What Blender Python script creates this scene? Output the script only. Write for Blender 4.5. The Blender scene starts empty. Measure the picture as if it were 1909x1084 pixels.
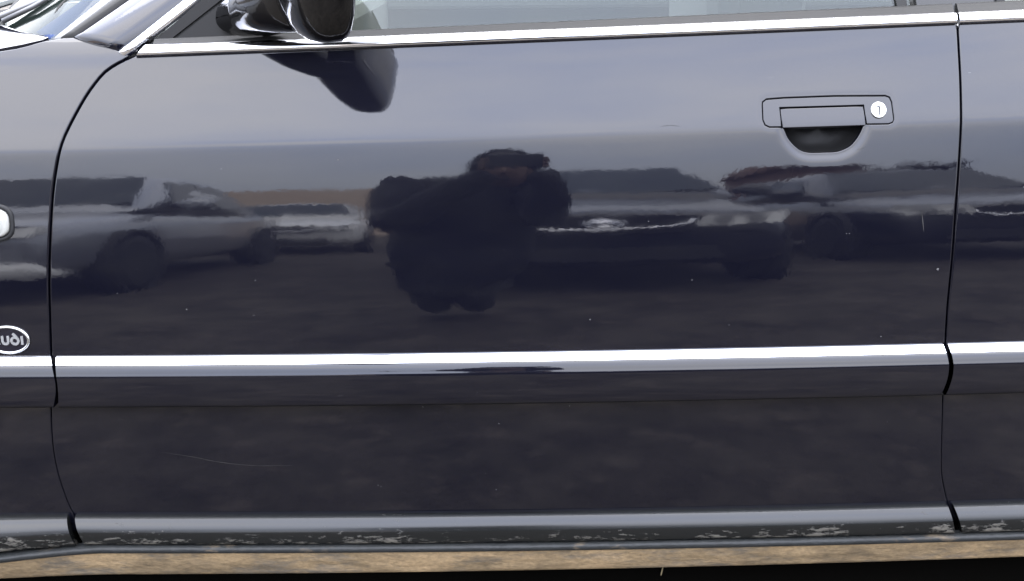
import bpy, bmesh, math, random, bisect
from mathutils import Vector, Matrix, noise
from mathutils.geometry import delaunay_2d_cdt
R = math.radians
scene = bpy.context.scene
C = scene.collection
random.seed(7)

# ---------------------------------------------------------------- camera
cam = bpy.data.cameras.new('camera'); cam.sensor_width = 36; cam.lens = 36 * 2295 / 1909
cam.clip_start = .01; cam.clip_end = 2000
co = bpy.data.objects.new('camera', cam); C.objects.link(co); scene.camera = co
_fw = Vector((0, math.cos(R(16)), -math.sin(R(16)))); _up = Vector((0, math.sin(R(16)), math.cos(R(16)))); _r = Vector((1, 0, 0))
_R = _r * math.cos(R(.5)) - _up * math.sin(R(.5)); _U = _up * math.cos(R(.5)) + _r * math.sin(R(.5))
m = Matrix((_R, _U, -_fw)).transposed().to_4x4(); m.translation = Vector((0, -1.5, 1.0101)); co.matrix_world = m

# ---------------------------------------------------------------- overcast sky, soft sun, exposure
w = bpy.data.worlds.new('World'); scene.world = w; w.use_nodes = True
nt = w.node_tree; nt.nodes.clear(); N = nt.nodes.new; LK = nt.links.new
out = N('ShaderNodeOutputWorld'); bg = N('ShaderNodeBackground'); bg.inputs['Strength'].default_value = .1
sky = N('ShaderNodeTexSky'); sky.sky_type = 'NISHITA'; sky.sun_disc = False
sky.sun_elevation = R(62); sky.sun_rotation = R(20); sky.dust_density = 3
tc = N('ShaderNodeTexCoord'); sep = N('ShaderNodeSeparateXYZ'); LK(tc.outputs['Generated'], sep.inputs[0])
el = N('ShaderNodeMapRange'); el.interpolation_type = 'SMOOTHSTEP'
for k, v in zip(('From Min', 'From Max', 'To Min', 'To Max'), (-.10, .66, .36, 1.26)): el.inputs[k].default_value = v
LK(sep.outputs['Z'], el.inputs['Value'])
ns = N('ShaderNodeTexNoise'); ns.inputs['Scale'].default_value = 2.1; ns.inputs['Detail'].default_value = 4; ns.inputs['Roughness'].default_value = .5
mp = N('ShaderNodeMapping'); mp.inputs['Scale'].default_value = (1, 1, 2.7); mp.inputs['Location'].default_value = (3.1, .4, .9)
LK(tc.outputs['Generated'], mp.inputs[0]); LK(mp.outputs[0], ns.inputs['Vector'])
cr = N('ShaderNodeValToRGB'); LK(ns.outputs['Fac'], cr.inputs[0])
cr.color_ramp.elements[0].position = .30; cr.color_ramp.elements[0].color = (.70, .77, 1.0, 1)
cr.color_ramp.elements[1].position = .66; cr.color_ramp.elements[1].color = (1.0, 1.0, 1.06, 1)
sc_ = N('ShaderNodeVectorMath'); sc_.operation = 'SCALE'; LK(cr.outputs[0], sc_.inputs[0])
mul = N('ShaderNodeMath'); mul.operation = 'MULTIPLY'; mul.inputs[1].default_value = 7.8; LK(el.outputs[0], mul.inputs[0]); LK(mul.outputs[0], sc_.inputs['Scale'])
mx = N('ShaderNodeMix'); mx.data_type = 'RGBA'; mx.inputs['Factor'].default_value = .86
LK(sky.outputs[0], mx.inputs[6]); LK(sc_.outputs[0], mx.inputs[7]); LK(mx.outputs[2], bg.inputs['Color']); LK(bg.outputs[0], out.inputs['Surface'])
sun = bpy.data.lights.new('sun', 'SUN'); sun.energy = .6; sun.angle = R(80); sun.color = (1, .96, .9)
so = bpy.data.objects.new('sun', sun); C.objects.link(so)
_az = R(20); so.rotation_euler = Vector((math.sin(_az) * math.cos(R(62)), math.cos(_az) * math.cos(R(62)), math.sin(R(62)))).to_track_quat('Z', 'Y').to_euler()
vs = scene.view_settings; vs.view_transform = 'Standard'; vs.look = 'None'; vs.gamma = 1; vs.use_curve_mapping = False; vs.exposure = 3.5
scene.cycles.use_denoising = True; scene.cycles.max_bounces = 10; scene.cycles.sample_clamp_indirect = 30

# ---------------------------------------------------------------- materials
def mat(name, col=(.5, .5, .5), rough=.5, metal=0, ior=1.5, **kw):
    m = bpy.data.materials.new(name); m.use_nodes = True
    b = m.node_tree.nodes['Principled BSDF']
    b.inputs['Base Color'].default_value = (*col, 1); b.inputs['Roughness'].default_value = rough
    b.inputs['Metallic'].default_value = metal; b.inputs['IOR'].default_value = ior
    for k, v in kw.items(): b.inputs[k.replace('_', ' ')].default_value = v
    return m
def nodes(m): return m.node_tree, m.node_tree.nodes['Principled BSDF']
def add_noise(nt, scale, detail=3, rough=.5, stretch=None, coord='Object', loc=(0, 0, 0)):
    t = nt.nodes.new('ShaderNodeTexCoord'); n = nt.nodes.new('ShaderNodeTexNoise')
    n.inputs['Scale'].default_value = scale; n.inputs['Detail'].default_value = detail; n.inputs['Roughness'].default_value = rough
    mp = nt.nodes.new('ShaderNodeMapping'); mp.inputs['Location'].default_value = loc
    if stretch: mp.inputs['Scale'].default_value = stretch
    nt.links.new(t.outputs[coord], mp.inputs[0]); nt.links.new(mp.outputs[0], n.inputs['Vector'])
    return n
def ramp(nt, src, stops):
    r = nt.nodes.new('ShaderNodeValToRGB'); nt.links.new(src, r.inputs[0])
    e = r.color_ramp.elements
    while len(e) < len(stops): e.new(.5)
    for k, (p, c) in enumerate(stops):
        e[k].position = p; e[k].color = (*(c if isinstance(c, tuple) else (c, c, c)), 1)
    return r.outputs[0]
def bump(m, src, dist, strength=1):
    nt, b = nodes(m); bp = nt.nodes.new('ShaderNodeBump'); bp.inputs['Distance'].default_value = dist; bp.inputs['Strength'].default_value = strength
    nt.links.new(src, bp.inputs['Height']); nt.links.new(bp.outputs[0], b.inputs['Normal'])
def mixc(nt, fac, a, b):
    x = nt.nodes.new('ShaderNodeMix'); x.data_type = 'RGBA'
    for s, v in ((0, fac), (6, a), (7, b)):
        if hasattr(v, 'links'): nt.links.new(v, x.inputs[s])
        else: x.inputs[s].default_value = v if s == 0 else (*v, 1)
    return x.outputs[2]
def mathn(nt, op, a, b=0.0, clamp=False):
    x = nt.nodes.new('ShaderNodeMath'); x.operation = op; x.use_clamp = clamp
    for s, v in ((0, a), (1, b)):
        if hasattr(v, 'links'): nt.links.new(v, x.inputs[s])
        else: x.inputs[s].default_value = v
    return x.outputs[0]
def paint_material(name, base, dusty=.0):
    m = mat(name, base, .03, 0, 1.5); nt, b = nodes(m)
    # road film, stone chips and faint dust
    film = ramp(nt, add_noise(nt, 9, 6, .65, (1, 1, 3.5)).outputs['Fac'], [(.42, 0), (.75, 1)])
    chips = ramp(nt, add_noise(nt, 150, 2, .5, (1, 1, 1.2), loc=(4, 2, 1)).outputs['Fac'], [(.80, 0), (.82, 1)])
    hair = ramp(nt, add_noise(nt, 30, 2, .6, (1, 1, 9), loc=(1, 2, 7)).outputs['Fac'], [(.74, 0), (.80, 1)])
    c = mixc(nt, mathn(nt, 'MULTIPLY', film, .15), base, (.011, .0108, .0105))
    c = mixc(nt, mathn(nt, 'MULTIPLY', hair, .12), c, (.06, .06, .06))
    c = mixc(nt, mathn(nt, 'MULTIPLY', chips, .6), c, (.12, .12, .12))
    nt.links.new(c, b.inputs['Base Color'])
    nt.links.new(mathn(nt, 'ADD', mathn(nt, 'MULTIPLY', film, .05), .025), b.inputs['Roughness'])
    peel = add_noise(nt, 160, 2, .5); wave = add_noise(nt, 14, 2, .5)
    bump(m, mathn(nt, 'ADD', mathn(nt, 'MULTIPLY', peel.outputs['Fac'], .028), mathn(nt, 'MULTIPLY', wave.outputs['Fac'], .22)), .0006, 1)
    return m
M = {}
M['paint'] = paint_material('navy_paint', (.0026, .0027, .0053))
M['chrome'] = mat('chrome', (.80, .81, .84), .06, 1)
M['rubber'] = mat('black_rubber', (.010, .010, .0105), .55, Specular_IOR_Level=.2)
M['seal'] = mat('window_seal', (.013, .013, .0125), .55, Specular_IOR_Level=.15)
M['sailblack'] = mat('black_plastic', (.0055, .0055, .0056), .42, Specular_IOR_Level=.09)
M['gloss'] = mat('gloss_black_plastic', (.0016, .0016, .0018), .08, 0, 1.42)
bump(M['gloss'], add_noise(M['gloss'].node_tree, 60, 2).outputs['Fac'], .0004, .4)
M['shell'] = mat('inner_body', (.007, .007, .0068), .8, Specular_IOR_Level=.08)
M['under'] = mat('underbody', (.0018, .0017, .0015), .9, Specular_IOR_Level=0)
M['bowl'] = mat('handle_recess_plastic', (.005, .005, .0052), .5, Specular_IOR_Level=.2)
bump(M['bowl'], add_noise(M['bowl'].node_tree, 70, 3).outputs['Fac'], .002, .4)
M['lock'] = mat('bright_steel', (.50, .51, .50), .22, 1)
M['interior'] = mat('interior_grey', (.09, .09, .085), .8)
M['interior2'] = mat('interior_light', (.10, .10, .093), .8)
M['bpillar'] = mat('pillar_black_gloss', (.016, .016, .015), .2, Specular_IOR_Level=.3)
M['lens'] = mat('clear_lens', (.30, .30, .275), .12, 0, 1.5, Transmission_Weight=.2)
M['badge'] = mat('badge_enamel', (.004, .004, .008), .05)
M['wiper'] = mat('wiper_grey', (.12, .12, .12), .35, .6)

def glass_material(name, tint, extra=1.0):
    m = bpy.data.materials.new(name); m.use_nodes = True; nt = m.node_tree; nt.nodes.clear()
    o = nt.nodes.new('ShaderNodeOutputMaterial'); mxs = nt.nodes.new('ShaderNodeMixShader'); fr = nt.nodes.new('ShaderNodeFresnel'); fr.inputs['IOR'].default_value = extra
    tr = nt.nodes.new('ShaderNodeBsdfTransparent'); tr.inputs[0].default_value = (*tint, 1); gl = nt.nodes.new('ShaderNodeBsdfGlossy'); gl.inputs['Roughness'].default_value = .01; gl.inputs['Color'].default_value = (.71, .72, .685, 1)
    nt.links.new(fr.outputs[0], mxs.inputs[0]); nt.links.new(tr.outputs[0], mxs.inputs[1]); nt.links.new(gl.outputs[0], mxs.inputs[2]); nt.links.new(mxs.outputs[0], o.inputs[0])
    return m
M['screen'] = glass_material('windscreen_glass', (.55, .66, .62), 1.25)
M['glass'] = glass_material('window_glass', (.52, .555, .53), 1.52)

# painted trim along the door foot: scuffs and thrown-up mud
def trim_material():
    m = mat('scuffed_trim', (.005, .0055, .0055), .22, 0, 1.43); nt, b = nodes(m)
    geo = nt.nodes.new('ShaderNodeTexCoord'); s = nt.nodes.new('ShaderNodeSeparateXYZ'); nt.links.new(geo.outputs['Object'], s.inputs[0])
    low = nt.nodes.new('ShaderNodeMapRange'); nt.links.new(mathn(nt, 'SUBTRACT', s.outputs['Z'], mathn(nt, 'MULTIPLY', s.outputs['X'], .0048)), low.inputs['Value'])
    for k, v in zip(('From Min', 'From Max', 'To Min', 'To Max'), (.229, .252, 1, 0)): low.inputs[k].default_value = v
    n1 = add_noise(nt, 135, 6, .74, (.30, 1, 1)).outputs['Fac']; n2 = add_noise(nt, 5, 2, .5, loc=(.3, 0, 0)).outputs['Fac']
    v = mathn(nt, 'ADD', mathn(nt, 'ADD', n1, mathn(nt, 'MULTIPLY', low.outputs[0], .17)), mathn(nt, 'MULTIPLY', mathn(nt, 'SUBTRACT', n2, .5), .35))
    f = ramp(nt, v, [(.665, 0), (.76, .8)])
    nt.links.new(mixc(nt, f, (.005, .0055, .0055), (.085, .078, .064)), b.inputs['Base Color'])
    nt.links.new(mathn(nt, 'ADD', mathn(nt, 'MULTIPLY', f, .5), .2), b.inputs['Roughness'])
    bump(m, f, .0006, .6)
    return m
M['trim'] = trim_material()
def mud_material(name, clean=None):
    m = mat(name, (.1, .08, .05), .85, Specular_IOR_Level=.15); nt, b = nodes(m)
    a = add_noise(nt, 11, 7, .72, (.5, 1, 1)).outputs['Fac']; g = add_noise(nt, 240, 3, .6, (.6, 1, 1)).outputs['Fac']
    c = ramp(nt, a, [(.36, (.11, .084, .052)), (.48, (.235, .172, .098)), (.60, (.32, .230, .128))])
    c = mixc(nt, ramp(nt, g, [(.35, .40), (.65, 0)]), c, (.09, .068, .045))
    gr = ramp(nt, add_noise(nt, 13, 6, .75, (.35, 1, 1), loc=(3, 1, 5)).outputs['Fac'], [(.50, 0), (.62, .8)])
    c = mixc(nt, gr, c, (.085, .080, .070))
    if clean is not None:
        f = ramp(nt, add_noise(nt, 24, 5, .7, (.4, 1, 1), loc=(2, 0, 3)).outputs['Fac'], [(.60, 0), (.72, .55)])
        c = mixc(nt, f, clean, mixc(nt, .5, c, (.06, .05, .036)))
        nt.links.new(mathn(nt, 'ADD', mathn(nt, 'MULTIPLY', f, .4), .3), b.inputs['Roughness'])
    nt.links.new(c, b.inputs['Base Color'])
    bump(m, mathn(nt, 'ADD', a, mathn(nt, 'MULTIPLY', g, .25)), .004, .8)
    return m
M['mud'] = mud_material('dried_mud'); M['lip'] = mud_material('muddy_lip', (.016, .017, .017))
def ground_material():
    m = mat('damp_ground', (.06, .06, .06), .85, Specular_IOR_Level=.15); nt, b = nodes(m)
    a = add_noise(nt, 2.6, 10, .78).outputs['Fac']; p = add_noise(nt, 9, 5, .65, (1, 1, 1), loc=(5, 1, 0)).outputs['Fac']
    c = ramp(nt, a, [(.36, (.024, .021, .017)), (.62, (.080, .070, .057))])
    c = mixc(nt, ramp(nt, p, [(.54, 0), (.66, .45)]), c, (.13, .11, .09))
    nt.links.new(c, b.inputs['Base Color']); bump(m, add_noise(nt, 40, 5, .7).outputs['Fac'], .02, .7)
    return m
M['ground'] = ground_material()

# ---------------------------------------------------------------- object helpers
def tag(o, label=None, cat=None, group=None, kind=None):
    for k, v in (('label', label), ('category', cat), ('group', group), ('kind', kind)):
        if v: o[k] = v
    return o
def link(name, me, mt, parent=None):
    o = bpy.data.objects.new(name, me); C.objects.link(o)
    if mt is not None: me.materials.append(M[mt] if isinstance(mt, str) else mt)
    if parent: o.parent = parent
    return o
def mesh(name, V, F, mt, parent=None, smooth=True, normals=None):
    me = bpy.data.meshes.new(name); me.from_pydata([tuple(v) for v in V], [], F); me.update()
    for p in me.polygons: p.use_smooth = smooth
    if normals: me.normals_split_custom_set_from_vertices([tuple(n) for n in normals])
    return link(name, me, mt, parent)
def empty(name, loc=(0, 0, 0), rz=0):
    o = bpy.data.objects.new(name, None); C.objects.link(o); o.location = loc; o.rotation_euler = (0, 0, rz); return o
def from_bm(name, bm, mt, parent=None, smooth=False):
    me = bpy.data.meshes.new(name); bmesh.ops.recalc_face_normals(bm, faces=bm.faces); bm.to_mesh(me); bm.free()
    for p in me.polygons: p.use_smooth = smooth
    return link(name, me, mt, parent)
def box(name, lo, hi, mt, parent=None, bevel=.0):
    bm = bmesh.new(); bmesh.ops.create_cube(bm, size=1)
    for v in bm.verts: v.co = Vector([(lo[i] + hi[i]) / 2 + v.co[i] * (hi[i] - lo[i]) for i in range(3)])
    if bevel: bmesh.ops.bevel(bm, geom=bm.edges[:], offset=bevel, segments=2, profile=.5, affect='EDGES')
    return from_bm(name, bm, mt, parent, False)
def tube(name, pts, rad, mt, parent=None, n=8, cap=True):
    V = []; F = []
    pts = [Vector(p) for p in pts]
    for i, p in enumerate(pts):
        d = (pts[min(i + 1, len(pts) - 1)] - pts[max(i - 1, 0)]).normalized()
        a = d.cross(Vector((0, 0, 1)) if abs(d.z) < .9 else Vector((1, 0, 0))).normalized(); b = d.cross(a)
        rr = rad[i] if isinstance(rad, (list, tuple)) else rad
        for k in range(n): V.append(p + a * rr * math.cos(2 * math.pi * k / n) + b * rr * math.sin(2 * math.pi * k / n))
    for i in range(len(pts) - 1):
        for k in range(n): F.append((i * n + k, i * n + (k + 1) % n, (i + 1) * n + (k + 1) % n, (i + 1) * n + k))
    if cap: F += [tuple(range(n))[::-1], tuple(range((len(pts) - 1) * n, len(pts) * n))]
    return mesh(name, V, F, mt, parent)
def loft(name, rings, mt, parent=None, cap=True, smooth=True, closed=True):
    n = len(rings[0]); V = [v for r in rings for v in r]; F = []
    for i in range(len(rings) - 1):
        for k in range(n if closed else n - 1): F.append((i * n + k, i * n + (k + 1) % n, (i + 1) * n + (k + 1) % n, (i + 1) * n + k))
    if cap and closed: F += [tuple(range(n))[::-1], tuple(range((len(rings) - 1) * n, len(rings) * n))]
    bm = bmesh.new(); vs = [bm.verts.new(v) for v in V]
    for f in F:
        try: bm.faces.new([vs[i] for i in f])
        except ValueError: pass
    return from_bm(name, bm, mt, parent, smooth)
def catmull(P, step):
    out = []
    for i in range(len(P) - 1):
        p0, p1, p2, p3 = P[max(i - 1, 0)], P[i], P[i + 1], P[min(i + 2, len(P) - 1)]
        n = max(1, int(math.dist(p1, p2) / step))
        for k in range(n):
            t = k / n; q = []
            for a, b, c, d in zip(p0, p1, p2, p3):
                q.append(.5 * (2 * b + (c - a) * t + (2 * a - 5 * b + 4 * c - d) * t * t + (3 * b - a - 3 * c + d) * t ** 3))
            out.append(tuple(q))
    out.append(tuple(P[-1])); return out
def chaikin(P, it=2):
    for _ in range(it):
        Q = []
        for i in range(len(P)):
            a, b = P[i], P[(i + 1) % len(P)]
            Q += [(a[0] * .75 + b[0] * .25, a[1] * .75 + b[1] * .25), (a[0] * .25 + b[0] * .75, a[1] * .25 + b[1] * .75)]
        P = Q
    return P
def dense(P, step, closed=True):
    out = []
    for i in range(len(P) if closed else len(P) - 1):
        a, b = P[i], P[(i + 1) % len(P)]; n = max(1, int(math.dist(a, b) / step))
        out += [(a[0] + (b[0] - a[0]) * k / n, a[1] + (b[1] - a[1]) * k / n) for k in range(n)]
    if not closed: out.append(P[-1])
    return out
def area(P): return sum(P[i - 1][0] * P[i][1] - P[i][0] * P[i - 1][1] for i in range(len(P))) / 2
def inside(P, x, y):
    c = False; j = len(P) - 1
    for i in range(len(P)):
        if (P[i][1] > y) != (P[j][1] > y) and x < (P[j][0] - P[i][0]) * (y - P[i][1]) / (P[j][1] - P[i][1]) + P[i][0]: c = not c
        j = i
    return c
def seg_dist(P, x, y, closed=True):
    d = 9e9
    for i in range(len(P) if closed else len(P) - 1):
        (ax, ay), (bx, by) = P[i], P[(i + 1) % len(P)]
        l = (bx - ax) ** 2 + (by - ay) ** 2
        t = 0 if l == 0 else max(0, min(1, ((x - ax) * (bx - ax) + (y - ay) * (by - ay)) / l))
        e = (ax + t * (bx - ax) - x) ** 2 + (ay + t * (by - ay) - y) ** 2
        if e < d: d = e
    return math.sqrt(d)
# ---------------------------------------------------------------- body-side surface of the car
# feature lines of the flank, z = a + b*x (metres): floor, trim top, moulding bottom, moulding top, shoulder crease, belt, above
LINES = [(.15, .0048), (.2642, .0047), (.4299, .0062), (.5013, .0061), (.7697, .0233), (.8839, .0306), (1.4, .0306)]
def line_z(i, x): return LINES[i][0] + LINES[i][1] * x
def zmap(x, zc):
    for i in range(len(LINES) - 1):
        a, b = LINES[i][0], LINES[i + 1][0]
        if zc <= b or i == len(LINES) - 2:
            t = (zc - a) / (b - a)
            return line_z(i, x) * (1 - t) + line_z(i + 1, x) * t
def zcanon(x, z):
    for i in range(len(LINES) - 1):
        a, b = line_z(i, x), line_z(i + 1, x)
        if z <= b or i == len(LINES) - 2:
            t = (z - a) / (b - a)
            return LINES[i][0] * (1 - t) + LINES[i + 1][0] * t
# outward tilt of the panel (degrees from vertical, + faces up) against height
TILT_DOOR = [(.15, -10), (.264, -7), (.43, -2.5), (.50, -.2), (.61, 4.0), (.745, 10.0), (.761, 10.8), (.7665, 12),
             (.775, 20.4), (.785, 22.2), (.83, 24.0), (.850, 24.6), (.862, 26.5), (.884, 28.5), (.92, 28), (1.4, 28)]
TILT_FENDER = TILT_DOOR[:11] + [(.845, 25.2), (.865, 28), (.884, 35), (.895, 42), (.905, 49), (.916, 58), (.93, 70)]
def make_section(tilt):
    S = [0.0]; Y = [0.0]; Z = [tilt[0][0]]; T = [tilt[0][1]]
    ds = .0008; z = tilt[0][0]; y = 0.0; s = 0.0
    while z < tilt[-1][0] and s < 1.45:
        i = 0
        while i < len(tilt) - 2 and z > tilt[i + 1][0]: i += 1
        t = min(1, max(0, (z - tilt[i][0]) / (tilt[i + 1][0] - tilt[i][0])))
        th = tilt[i][1] * (1 - t) + tilt[i + 1][1] * t
        z += ds * math.cos(math.radians(th)); y += ds * math.sin(math.radians(th)); s += ds
        S.append(s); Y.append(y); Z.append(z); T.append(th)
    k = min(range(len(Z)), key=lambda j: abs(Z[j] - .50)); y0 = Y[k]
    return S, [v - y0 for v in Y], Z, T
def interp(xs, ys, x):
    if x <= xs[0]: return ys[0]
    if x >= xs[-1]: return ys[-1]
    i = bisect.bisect_right(xs, x) - 1
    t = (x - xs[i]) / (xs[i + 1] - xs[i]); return ys[i] * (1 - t) + ys[i + 1] * t
def plan(x): return .028 * x * x
SEC_DOOR = make_section(TILT_DOOR); SEC_FENDER = make_section(TILT_FENDER)
def side_y(x, z, sec=None):
    sec = sec or SEC_DOOR
    return interp(sec[2], sec[1], zcanon(x, z)) + plan(x)

def to_s(x, z, sec): return interp(sec[2], sec[0], zcanon(x, z))
def panel(name, outline, sec, mt, parent=None, holes=(), sink=0.0, dent=None, roll=.0022, depth=.016, dx=.014, ds=.008, hole_roll=None, extra_s=()):
    """A pressed panel: a sheet on the flank surface, its outline given in (x, z), with rolled edges turned inwards."""
    def pos(x, s):
        z = interp(sec[0], sec[2], s); y = interp(sec[0], sec[1], s) + plan(x) + sink
        if dent: y += dent(x, zmap(x, z))
        return Vector((x, y, zmap(x, z)))
    def frame(x, s):
        h = .0015
        tx = (pos(x + h, s) - pos(x - h, s)).normalized(); ts = (pos(x, s + h) - pos(x, s - h)).normalized()
        return tx, ts, tx.cross(ts).normalized()      # x across, s up -> normal towards -y
    def conv(P): return [(x, to_s(x, z, sec)) for x, z in P]
    O = dense(conv(outline), .008); H = [dense(conv(h), .004) for h in holes]
    if area(O) < 0: O.reverse()
    H = [h if area(h) < 0 else h[::-1] for h in H]
    pts = []; edges = []
    for loop in [O] + H:
        b = len(pts); pts += loop; edges += [(b + i, b + (i + 1) % len(loop)) for i in range(len(loop))]
    nb = len(pts)
    x0, x1 = min(p[0] for p in O), max(p[0] for p in O); s0, s1 = min(p[1] for p in O), max(p[1] for p in O)
    rows = [s0 + ds * k for k in range(int((s1 - s0) / ds) + 1)] + list(extra_s)
    grid = [(x0 + dx * i + (.3 * dx if k % 2 else 0), s) for k, s in enumerate(rows) for i in range(int((x1 - x0) / dx) + 1)]
    if dent:
        hx0 = min(p[0] for h in H for p in h) - .02; hx1 = max(p[0] for h in H for p in h) + .02; hs0 = min(p[1] for h in H for p in h) - .02; hs1 = max(p[1] for h in H for p in h) + .02
        grid = [g for g in grid if not (hx0 < g[0] < hx1 and hs0 < g[1] < hs1)]
        grid += [(hx0 + .0022 * i, hs0 + .0022 * k) for i in range(int((hx1 - hx0) / .0022)) for k in range(int((hs1 - hs0) / .0022))]
    for g in grid:
        if inside(O, *g) and not any(inside(h, *g) for h in H):
            near = min(seg_dist(O, *g), min([seg_dist(h, *g) for h in H] or [9]) * 3)
            if near > .004: pts.append(g)
    vc, _, fc, _, _, _ = delaunay_2d_cdt([Vector(p) for p in pts], edges, [], 0, 1e-7)
    F = []
    for f in fc:
        cx = sum(vc[i][0] for i in f) / 3; cy = sum(vc[i][1] for i in f) / 3
        if inside(O, cx, cy) and not any(inside(h, cx, cy) for h in H): F.append(tuple(f))
    V = [pos(*v) for v in vc]; NN = [frame(*v)[2] for v in vc]
    for li, loop in enumerate([O] + H):
        rr = roll if li == 0 else (hole_roll or roll)
        n = len(loop); rings = []
        for i, p in enumerate(loop):
            a, b = Vector(loop[i - 1]), Vector(loop[(i + 1) % n]); t = (b - a).normalized(); o2 = Vector((t.y, -t.x))
            tx, ts, nn = frame(*p); Od = (tx * o2.x + ts * o2.y).normalized(); P = pos(*p)
            rings.append([(P + Od * rr * math.sin(R(a_)) - nn * rr * (1 - math.cos(R(a_))), nn * math.cos(R(a_)) + Od * math.sin(R(a_))) for a_ in (0, 22, 45, 68, 90)]
                         + [(P + Od * rr - nn * (rr + depth), Od)])
        b0 = len(V); k = len(rings[0])
        for r in rings:
            for p, nrm in r: V.append(p); NN.append(nrm)
        for i in range(n):
            j = (i + 1) % n
            for q in range(k - 1): F.append((b0 + i * k + q, b0 + i * k + q + 1, b0 + j * k + q + 1, b0 + j * k + q))
    return mesh(name, V, F, mt, parent, True, NN)

def sweep(name, sect, x0, x1, anchor, mt, parent=None, step=.02, skew0=None, skew1=None, zadd=None, rough=0, cap=True, deep=.012):
    """A strip along the car: sect = [(out, dz)...] measured from the anchor line on the flank. skew: end offset by section point."""
    S = catmull(sect, .0012); n = len(S); V = []; NN = []; F = []
    nx = max(2, int((x1 - x0) / step))
    for i in range(nx + 1):
        t = i / nx
        for k, (o, dz) in enumerate(S):
            x = x0 + (x1 - x0) * t
            if skew0: x += (1 - t) * skew0(o, dz)
            if skew1: x += t * skew1(o, dz)
            za = anchor(x); y = side_y(x, za) - o; z = za + dz + (zadd(x, k / (n - 1)) if zadd else 0)
            if rough:
                q = noise.noise(Vector((x * 22, o * 60, dz * 60))) * rough + noise.noise(Vector((x * 90, o * 150, dz * 150))) * rough * .4
                y -= q; z += q * .5
            V.append(Vector((x, y, z)))
    for i in range(nx):
        for k in range(n - 1): F.append((i * n + k, i * n + k + 1, (i + 1) * n + k + 1, (i + 1) * n + k))
    # normals from the section tangent
    Tn = []
    for k in range(n):
        a, b = S[max(k - 1, 0)], S[min(k + 1, n - 1)]; d = Vector((0, -(b[0] - a[0]), b[1] - a[1])).normalized()
        Tn.append(d)
    for i in range(nx + 1):
        for k in range(n):
            nn = Tn[k].cross(Vector((1, 0, 0)))
            NN.append(nn)
    # orient: normals should point away from the car (-y) on average
    if sum(v.y for v in NN) > 0: NN = [-v for v in NN]
    f0 = F[len(F) // 2]; fn = (V[f0[1]] - V[f0[0]]).cross(V[f0[3]] - V[f0[0]])
    if fn.dot(NN[f0[0]]) < 0: F = [f[::-1] for f in F]
    if cap:
        for e, sg in ((0, -1), (nx, 1)):
            b = len(V); base = [V[e * n + k].copy() for k in range(n)]
            V += base + [Vector((p.x, p.y + deep, p.z)) for p in base]; NN += [Vector((sg, 0, 0))] * (2 * n)
            for k in range(n - 1):
                q = (b + k, b + k + 1, b + n + k + 1, b + n + k)
                F.append(q)
    return mesh(name, V, F, mt, parent, True, None if rough else NN)

def disc_points(cx, cz, rx, rz, n=40, p=2.0):
    r = []
    for k in range(n):
        a = 2 * math.pi * k / n; c, s = math.cos(a), math.sin(a)
        r.append((cx + rx * math.copysign(abs(c) ** (2 / p), c), cz + rz * math.copysign(abs(s) ** (2 / p), s)))
    return r
def flank_ring(pts2, out):  return [Vector((x, side_y(x, z) - out, z)) for x, z in pts2]

# ================================================================ the ground
bm = bmesh.new(); bmesh.ops.create_grid(bm, x_segments=40, y_segments=40, size=400)
g = from_bm('ground', bm, 'ground'); tag(g, kind='structure')

# ================================================================ the car
car = empty('car', (0, 0, 0))
tag(car, 'dark navy blue saloon with chrome strips, its front door filling the picture', 'car')
GAP_FRONT = [(-0.4787, 0.8695), (-0.4954, 0.8619), (-0.512, 0.8514), (-0.5247, 0.8372), (-0.5358, 0.8214), (-0.5468, 0.802), (-0.556, 0.7841), (-0.5635, 0.7664), (-0.5705, 0.7394), (-0.5767, 0.7076), (-0.5819, 0.6693), (-0.5866, 0.6292), (-0.5903, 0.5911), (-0.5929, 0.5551), (-0.5959, 0.5156), (-0.5994, 0.4752), (-0.6066, 0.4208), (-0.6098, 0.3906), (-0.6117, 0.3575), (-0.611, 0.3333), (-0.6096, 0.317), (-0.6059, 0.2923), (-0.6016, 0.2713), (-0.5965, 0.256), (-0.5928, 0.2354)]
GAP_REAR = [(0.5652, 0.9009), (0.5645, 0.872), (0.5644, 0.8426), (0.5638, 0.8137), (0.5629, 0.7842), (0.5622, 0.7541), (0.5613, 0.7197), (0.5601, 0.6701), (0.5595, 0.6154), (0.5582, 0.5594), (0.5586, 0.5293), (0.5594, 0.5054), (0.5618, 0.4573), (0.5633, 0.4293), (0.5662, 0.3953), (0.5704, 0.3487), (0.574, 0.3178), (0.579, 0.2971), (0.5856, 0.2761), (0.5923, 0.259), (0.6034, 0.2372)]
HANDLE_PLATE = [(0.3125, 0.8068), (0.3136, 0.8112), (0.3193, 0.815), (0.3414, 0.8164), (0.4044, 0.818), (0.4688, 0.8177), (0.4748, 0.8154), (0.478, 0.8089), (0.4802, 0.7877), (0.4777, 0.7829), (0.4715, 0.7807), (0.4428, 0.7807), (0.3376, 0.7783), (0.322, 0.7785), (0.3155, 0.7818), (0.3127, 0.7889)]
GRIP = [(0.3372, 0.8029), (0.4395, 0.8048), (0.4423, 0.7804), (0.3389, 0.7784)]
SCOOP = [(0.3393, 0.7783), (0.3442, 0.7669), (0.3517, 0.7576), (0.3613, 0.7502), (0.373, 0.747), (0.3918, 0.747), (0.4088, 0.7479), (0.4235, 0.7537), (0.4328, 0.7629), (0.4389, 0.773), (0.4415, 0.7804)]
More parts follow.
